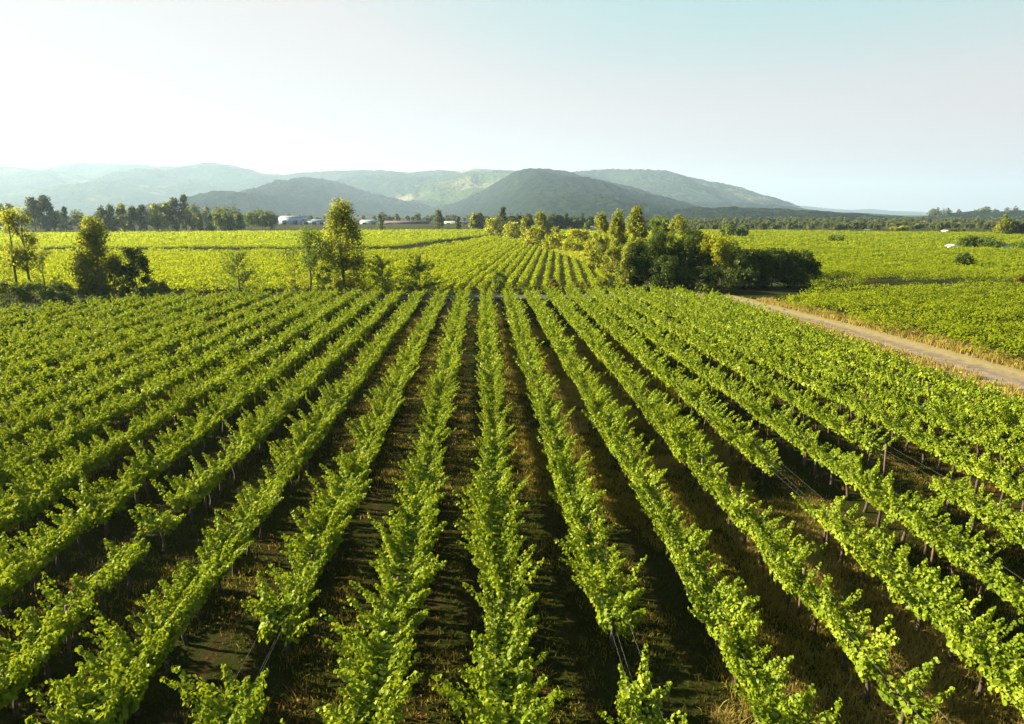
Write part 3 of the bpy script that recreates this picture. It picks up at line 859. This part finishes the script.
# the clump at the end of the dirt track
G = 'trees of the clump at the end of the dirt track'
T('poplar_tree', 'leftmost of the three tall olive poplars in the clump', 'tree', 'olive', 'poplar', 601, 132, 211, 22, G, dens=1.3)
T('poplar_tree', 'middle one of the three tall olive poplars in the clump', 'tree', 'olive', 'poplar', 617, 126, 209, 22, G, dens=1.3)
T('poplar_tree', 'tallest and rightmost of the three olive poplars in the clump', 'tree', 'olive', 'poplar', 635, 118, 205, 27, G, dens=1.4)
T('shrub', 'olive bush under the leftmost tall poplar', 'shrub', 'olive', 'round', 597, 124, 246, 20, G, dens=1.2)
T('shrub', 'olive bush under the middle tall poplar', 'shrub', 'olive', 'round', 612, 116, 247, 22, G, dens=1.2)
T('ivy_tree', 'dark squat tree wrapped in ivy with golden left side, front of the poplars', 'tree', 'dark', 'poplar', 636, 93, 239, 36, G, dens=1.6)
T('shrub', 'ochre green shrub under the left side of the ivy covered tree', 'shrub', 'olive', 'poplar', 625, 91, 252, 14, G, dens=1.2)
T('broadleaf_tree', 'hazy green tree behind the dark clump, right of the tallest poplar', 'tree', 'green', 'round', 659, 140, 214, 28, G, dens=1.1)
T('broadleaf_tree', 'ochre topped tree rising above the dark clump', 'tree', 'olive', 'round', 678, 125, 214, 28, G, dens=1.2)
T('dark_tree', 'dark leafy tree with lighter left shoulder in the middle of the clump', 'tree', 'dark', 'round', 660, 97, 231, 42, G, dens=1.5)
T('dark_tree', 'large dark tree beside the yellow willow in the clump', 'tree', 'dark', 'round', 692, 97, 229, 46, G, dens=1.5)
T('willow_tree', 'yellow-green drooping tree glowing between the dark trees', 'tree', 'lime', 'willow', 714, 95, 231, 40, G, dens=1.2)
T('broadleaf_tree', 'mid green tree tucked behind the yellow drooping tree', 'tree', 'green', 'round', 728, 106, 240, 28, G, dens=1.2)
T('dark_shrub', 'dark shrub at the foot of the clump beside the ivy covered tree', 'shrub', 'dark', 'round', 668, 90, 255, 40, G, dens=1.5)
T('dark_shrub', 'dark shrub below the yellow drooping tree', 'shrub', 'dark', 'round', 704, 89, 266, 44, G, dens=1.5)
T('dark_shrub', 'broad dark shrub left part of the hedge by the dirt track', 'shrub', 'dark', 'round', 745, 93, 249, 46, G, dens=1.6)
T('dark_shrub', 'broad dark shrub middle of the hedge by the dirt track', 'shrub', 'dark', 'round', 772, 95, 248, 46, G, dens=1.6)
T('dark_shrub', 'broad dark shrub ending the hedge at the right', 'shrub', 'dark', 'round', 797, 97, 250, 42, G, dens=1.6)
T('shrub', 'small pale green shrub at the bottom of the dark clump', 'shrub', 'green', 'round', 704, 87, 282, 14, G, dens=.8)

# yellow bushes beside the fanning rows
B = 'yellow-green bushes beside the fanning rows'
for px_, Y_, tp, wp, lb in [(493, 330, 217, 17, 'round lime bush at the far end, beside the dark pointed tree'), (513, 285, 222, 20, 'lime bush standing between pointed tree and olive tree'),
        (536, 215, 226, 24, 'bright yellow bush just in front of the broad olive tree'), (554, 195, 232, 24, 'low bright yellow bush second in the row toward the camera'),
        (577, 185, 229, 30, 'wide yellow bush left of the poplars'), (595, 160, 236, 24, 'yellow bush at the feet of the poplars'), (610, 150, 238, 22, 'yellow bush half hidden behind the poplars')]:
    T('yellow_bush', lb, 'bush', 'lime', 'round', px_, Y_, tp, wp, B, dens=1.2)
T('olive_tree', 'olive green upright tree left of the broad olive tree', 'tree', 'olive', 'poplar', 526, 260, 216, 12, dens=1.3)
T('olive_tree', 'broad olive green tree behind the yellow bushes', 'tree', 'olive', 'poplar', 541, 270, 211, 20, dens=1.4)
T('pointed_tree', 'dark pointed tree at the end of the far vine rows', 'tree', 'grey', 'cone', 503, 350, 207, 15, dens=1.5)
T('shrub', 'small dull bush behind the yellow bushes', 'shrub', 'olive', 'round', 555, 290, 226, 10, dens=1.2)
T('broadleaf_tree', 'pale round tree beside the small white house', 'tree', 'green', 'round', 588, 380, 220, 10, dens=1.2)

# wood behind the yellow bushes, tree by tree
D = 'dark trees of the belt behind the yellow bushes'
SH = ['broad', 'slim', 'pointed', 'round', 'ragged']
for k, (px_, tp, wp, kd) in enumerate([(510, 214, 14, 'round'), (518, 213, 13, 'round'), (528, 213, 12, 'poplar'), (551, 213, 14, 'round'), (559, 215, 13, 'poplar'), (566, 214, 11, 'cone'), (574, 216, 12, 'round'), (582, 213, 11, 'cone'), (590, 215, 12, 'round'), (598, 217, 13, 'round'), (646, 218, 14, 'round'), (653, 220, 12, 'round')]):
    place = 'left of the broad olive tree' if px_ < 535 else 'right of the broad olive tree' if px_ < 605 else 'right of the tallest poplar'
    base_ = 510 if px_ < 535 else 551 if px_ < 605 else 646
    idx = k - (0 if px_ < 535 else 3 if px_ < 605 else 10) + 1
    T('belt_tree', 'dark hazy tree, %s from the left of those %s' % (ORD[idx], place), 'tree', 'grey', kd, px_, 430, tp, wp, D, dens=1.5)

# left tree line
Lg = 'tall trees of the left tree line'
for k, (px_, Y_, tp, wp, kd, mt, lb) in enumerate([
    (4, 470, 204, 12, 'poplar', 'grey', 'hazy pointed tree at the very left edge of the far tree line'), (12, 470, 203, 9, 'poplar', 'grey', 'slim hazy tree second from the left edge'),
    (36, 430, 197, 18, 'poplar', 'grey', 'big dark tree, left one of the tall pair above the twin trunk tree'), (49, 430, 195, 19, 'poplar', 'grey', 'big dark tree, right one of the tall pair above the twin trunk tree'),
    (67, 430, 207, 13, 'cone', 'green', 'pale pointed tree in the dip right of the tall pair'), (79, 430, 213, 13, 'round', 'green', 'low pale tree in the dip, right of the pale pointed one'), (88, 440, 218, 10, 'round', 'grey', 'small dull tree just before the long tree row'),
    (104, 415, 206, 15, 'poplar', 'grey', 'first tree from the left of the long tree row'), (113, 415, 204, 14, 'poplar', 'grey', 'second tree from the left of the long tree row'), (125, 415, 203, 15, 'poplar', 'olive', 'third tree from the left of the long tree row'),
    (135, 415, 205, 13, 'poplar', 'grey', 'fourth tree from the left of the long tree row'), (145, 415, 204, 14, 'poplar', 'grey', 'fifth tree from the left of the long tree row'), (158, 415, 203, 15, 'poplar', 'olive', 'sixth tree from the left of the long tree row'),
    (168, 415, 202, 13, 'poplar', 'olive', 'seventh tree from the left of the long tree row'), (177, 415, 197, 14, 'poplar', 'grey', 'eighth tree of the long tree row, next to its tallest'), (187, 415, 194, 13, 'poplar', 'grey', 'tallest tree, ending the long tree row at the right'),
    (193, 420, 214, 9, 'round', 'grey', 'low dark tree leaning on the end of the long tree row'),
    (200.5, 410, 212, 7, 'poplar', 'lime', 'slim bright lime tree right of the long tree row'), (211, 415, 214, 9, 'cone', 'green', 'small pointed tree right of the slim lime tree'), (220, 430, 211, 14, 'round', 'green', 'pale rounded tree behind the small pointed trees'),
    (226, 415, 212, 9, 'poplar', 'green', 'small upright tree, second left of the dense green one'), (232, 415, 216, 6, 'poplar', 'green', 'thin short tree just left of the dense green one'), (240, 415, 212, 11, 'poplar', 'green', 'dense upright green tree standing alone in the field'),
    (251, 470, 211, 14, 'round', 'green', 'left of the three round trees beside the pale blue shed'), (263, 470, 209, 17, 'round', 'green', 'biggest of the three round trees beside the pale blue shed'), (273, 470, 214, 10, 'round', 'green', 'smallest round tree, touching the pale blue shed'),
    (380, 440, 214, 7, 'cone', 'green', 'small dark pointed tree alone before the long low sheds'), (439, 420, 209, 10, 'poplar', 'grey', 'tall grey-green tree alone at the far field edge'), (458, 440, 216, 7, 'poplar', 'grey', 'small grey tree right of the tall grey-green tree'),
    (474, 430, 213, 9, 'poplar', 'olive', 'left tree of the brownish cluster at the far field edge'), (480, 430, 212, 10, 'poplar', 'grey', 'middle tree of the brownish cluster at the far field edge'), (487, 435, 215, 9, 'round', 'grey', 'right tree of the brownish cluster at the far field edge')]):
    T('field_edge_tree', lb, 'tree', mt, kd, px_, Y_, tp, wp, Lg, dens=1.1)

# right side
Q = 'round trees on the right field'
for px_, Y_, tp, wp, kd, mt, lb in [
    (727, 290, 223, 17, 'round', 'green', 'left one of the two round trees beyond the dark hedge'), (742, 290, 225, 14, 'round', 'green', 'right one of the two round trees beyond the dark hedge'),
    (836, 238, 234, 18, 'round', 'green', 'low wide bush alone in the middle of the right field'), (962, 122, 251, 20, 'round', 'dark', 'small dark bush alone in the right field, nearest the camera'),
    (963, 195, 236, 16, 'round', 'green', 'first from the left of the four round trees beside the white hut'), (971, 195, 234, 16, 'round', 'green', 'second from the left of the four round trees beside the white hut'),
    (983, 193, 235, 19, 'round', 'green', 'third from the left of the four round trees beside the white hut'), (994, 188, 238, 17, 'round', 'green', 'rightmost of the four round trees beside the white hut'),
    (1008, 190, 244, 12, 'round', 'dark', 'dark low tree behind the pale blue roof'), (1021, 184, 241, 20, 'round', 'green', 'round tree cut by the right edge of the photo'),
    (998, 320, 221, 10, 'poplar', 'olive', 'left ochre tree of the tall group at the right edge'), (1003, 315, 214, 13, 'poplar', 'olive', 'tallest ochre tree of the tall group at the right edge'), (1010, 320, 219, 9, 'poplar', 'grey', 'middle dark tree of the tall group at the right edge'),
    (1016, 320, 221, 10, 'poplar', 'grey', 'right dark tree of the tall group at the right edge'), (1022, 320, 222, 9, 'poplar', 'grey', 'last dark tree of the tall group, touching the photo edge'),
    (957, 390, 228, 14, 'round', 'grey', 'dark flat tree right of the white box house'), (896, 430, 227, 10, 'round', 'lime', 'left one of the pale lime trees far across the right field'), (904, 430, 226, 9, 'round', 'lime', 'right one of the pale lime trees far across the right field'),
    (1020, 97, 274, 14, 'round', 'gold', 'yellow bush at the right edge of the photo')]:
    T('field_tree', lb, 'tree', mt, kd, px_, Y_, tp, wp, Q, dens=1.1)

# far-off woods that read as one mass
def far_wood(name, label, spans, mat, seed, leaf=2.2):
    rg = np.random.default_rng(seed); mb = MB()
    for x0, x1, Y0, Y1, h0, h1, n in spans:
        for k in range(n):
            Y = rg.uniform(Y0, Y1); p = column(rg.uniform(x0, x1), Y, 0)
            h = rg.uniform(h0, h1); w = h * rg.uniform(.5, 1.1)
            C, Rr, fl = crown_clumps(rg, 'round' if rg.random() < .6 else 'poplar', h, w)
            a = clump_leaves(rg, C + p, Rr * 1.2, 5, leaf * rg.uniform(.8, 1.1), fl)
            add_leaves(mb, *a, False)
    return tag(mb.build(name, mat), label, 'woodland', kind='stuff')

far_wood('woodland', 'hazy belt of far trees below the hills on the right', [(690, 1060, 450, 700, 1.6, 3.6, 260), (690, 1060, 700, 950, 3, 6, 260)], M['grey'], 81)
far_wood('woodland', 'hazy far trees behind the sheds and the left tree line', [(-60, 280, 520, 800, 7, 14, 90), (190, 240, 600, 700, 12, 20, 14), (280, 520, 760, 1100, 5, 10, 90)], M['grey'], 82)
far_wood('woodland', 'trees standing along the crest of the low right hill', [(930, 1060, 1450, 1540, 16, 26, 34)], M['grey'], 83, 3.5)

# ------------------------------------------------------------------ sheds, houses, pylons
def shed(name, label, px0, px1, Y, top, wall, roof, depth=18, pitch=.22, doors=1, windows=0, group=None):
    a, b = column(px0, Y, 0), column(px1, Y, 0)
    w = b[0] - a[0]; h = top_z(a[0], Y, top)
    t = thing(name, ((a[0] + b[0]) / 2, Y, 0), label, 'building', group)
    rise = min(pitch * depth / 2, h * .45); e = h - rise
    m1 = MB(); m1.box(-w / 2, w / 2, 0, depth, -.2, e)
    for x in (-w / 2, w / 2 - .2):                           # gables
        m1.add([(x, 0, e), (x, depth, e), (x, depth / 2, h - .06), (x + .2, 0, e), (x + .2, depth, e), (x + .2, depth / 2, h - .06)],
               [(0, 1, 2), (3, 5, 4)]); m1.add([(x, 0, e), (x, depth / 2, h - .06), (x + .2, depth / 2, h - .06), (x + .2, 0, e)], [(0, 1, 2, 3)])
    m1.build('wall', M[wall], t)
    o = .35
    m2 = MB()
    for y0, y1 in ((-o, depth / 2), (depth + o, depth / 2)):
        z0 = e - rise * o / (depth / 2)
        v = [(-w / 2 - o, y0, z0), (w / 2 + o, y0, z0), (w / 2 + o, y1, h), (-w / 2 - o, y1, h)]
        v2 = [(p, q, r + .18) for p, q, r in v]
        m2.add(v + v2, [(0, 1, 2, 3), (4, 7, 6, 5), (0, 4, 5, 1), (3, 2, 6, 7), (0, 3, 7, 4), (1, 5, 6, 2)])
    m2.build('roof', M[roof], t)
    for k in range(doors):
        dw, dh = min(4.0, w * .28), min(4.2, e * .75)
        x = -w / 2 + w * (k + .5) / doors
        q = MB(); q.box(x - dw / 2, x + dw / 2, -.08, .05, 0, dh); q.build('door', M['gap'], t)
    for k in range(windows):
        x = -w / 2 + w * (k + .25) / windows; ww = min(1.2, w * .08)
        q = MB(); q.box(x - ww / 2, x + ww / 2, -.06, .05, e * .45, e * .8); q.build('window', M['gap'], t)
    return t

BG = 'sheds at the foot of the domed hill'
shed('warehouse', 'pale blue warehouse beside the three round trees', 279, 301, 690, 216, 'blue_wall', 'roof', 26, .1, 2, 0, BG)
shed('warehouse', 'long low white shed right of the pale blue warehouse', 302, 326, 690, 219.5, 'white', 'roof', 20, .16, 3, 0, BG)
shed('warehouse', 'long white shed peeping out right of the tallest tree', 360, 378, 700, 220, 'white', 'roof', 20, .16, 2, 0, BG)
shed('warehouse', 'long dull red shed right of the small pointed tree', 384, 428, 720, 221.0, 'red_wall', 'red_wall', 18, .2, 4, 0, BG)
shed('warehouse', 'pale shed beside the tall grey-green tree', 444, 470, 720, 221.3, 'tan_wall', 'roof', 18, .2, 3, 0, BG)
shed('warehouse', 'low white building left of the tall pair of trees', -6, 11, 520, 226, 'white', 'roof', 12, .2, 2, 2, BG)
shed('house', 'small white house behind the yellow bushes', 586, 595, 390, 226.3, 'white', 'tan_wall', 6, .5, 1, 2)
shed('house', 'white box house at the far edge of the right field', 945.5, 951, 395, 230.3, 'white', 'white', 3.5, .2, 1, 1)
shed('hut', 'small white hut left of the four round trees', 951, 957.5, 193, 245, 'white', 'white', 2.4, .4, 1, 0)
shed('hut', 'hut with pale blue roof between round trees at the right edge', 1004, 1012, 186, 246.2, 'tan_wall', 'blue_wall', 3.2, .5, 1, 0)
shed('house', 'low pale house far across the right field', 869, 876, 440, 230.0, 'tan_wall', 'roof', 5, .3, 1, 1)

def pylon(label, px, Y, top):
    p = column(px, Y, 0); h = top_z(p[0], Y, top)
    t = thing('power_pylon', p, label, 'pylon', 'power pylons below the right hills')
    mb = MB(); b = h * .09; tt = h * .02
    for sx_ in (-1, 1):
        for sy_ in (-1, 1):
            mb.tube([(sx_ * b, sy_ * b, -.3), (sx_ * tt, sy_ * tt, h * .7), (0, 0, h)], [.22, .18, .14], 4)
    for k in range(5):
        z0, z1 = h * .7 * k / 5, h * .7 * (k + 1) / 5
        r0, r1 = b + (tt - b) * k / 5, b + (tt - b) * (k + 1) / 5
        mb.tube([(-r0, -r0, z0), (r1, -r1, z1)], .10, 4); mb.tube([(r0, -r0, z0), (-r1, -r1, z1)], .10, 4)
    mb.build('lattice_tower', M['wire'], t)
    for z, a in ((.72, .13), (.84, .10)):
        c = MB(); c.tube([(-h * a, 0, h * z), (0, 0, h * (z + .02)), (h * a, 0, h * z)], [.10, .2, .10], 4); c.build('crossarm', M['wire'], t)
pylon('lattice pylon nearer the white box house', 924.5, 640, 220)
pylon('lattice pylon farther left, above the wide field', 810, 760, 222)

# pale stones at the ditch by the left trees
st_o = MB(); rg = np.random.default_rng(91)
ctr = ground(71, 286)
a = np.linspace(0, 2 * math.pi, 12, endpoint=False)
for zz, sc_ in ((-.05, 1.0), (.22, 1.04), (.38, .82)):
    st_o.v.append(np.stack([np.cos(a) * 1.7 * sc_, np.sin(a) * .8 * sc_, np.full(12, zz) + rg.normal(0, .04, 12)], 1).astype(np.float32))
st_o.n = 36
k = np.arange(12); k2 = (k + 1) % 12
for b_ in (0, 12):
    st_o.f.append(np.stack([k + b_, k2 + b_, k2 + b_ + 12, k + b_ + 12], 1).ravel()); st_o.s.append(np.full(12, 4))
st_o.f.append(np.arange(24, 36)); st_o.s.append(np.array([12]))
so = st_o.build('stone_slab', M['stone'], None, ctr)
tag(so, 'pale grey slab lying on the ground left of the ragged olive tree', 'stone')

# ------------------------------------------------------------------ haze
m, t, n, l = new_mat('haze_air')
pv = n.new("ShaderNodeVolumePrincipled")
pv.inputs["Color"].default_value = (.56, .78, 1.0, 1)
pv.inputs["Density"].default_value = HAZE
pv.inputs["Anisotropy"].default_value = .30
o = n.new("ShaderNodeOutputMaterial"); l.new(pv.outputs[0], o.inputs["Volume"])
m.cycles.volume_sampling = 'DISTANCE'
hz = MB(); hz.box(-9100, 9100, -450, 11000, -1, 500)
hb = hz.build('haze', m)
tag(hb, 'thin pale haze lying over the valley and the hills', 'haze', kind='stuff')
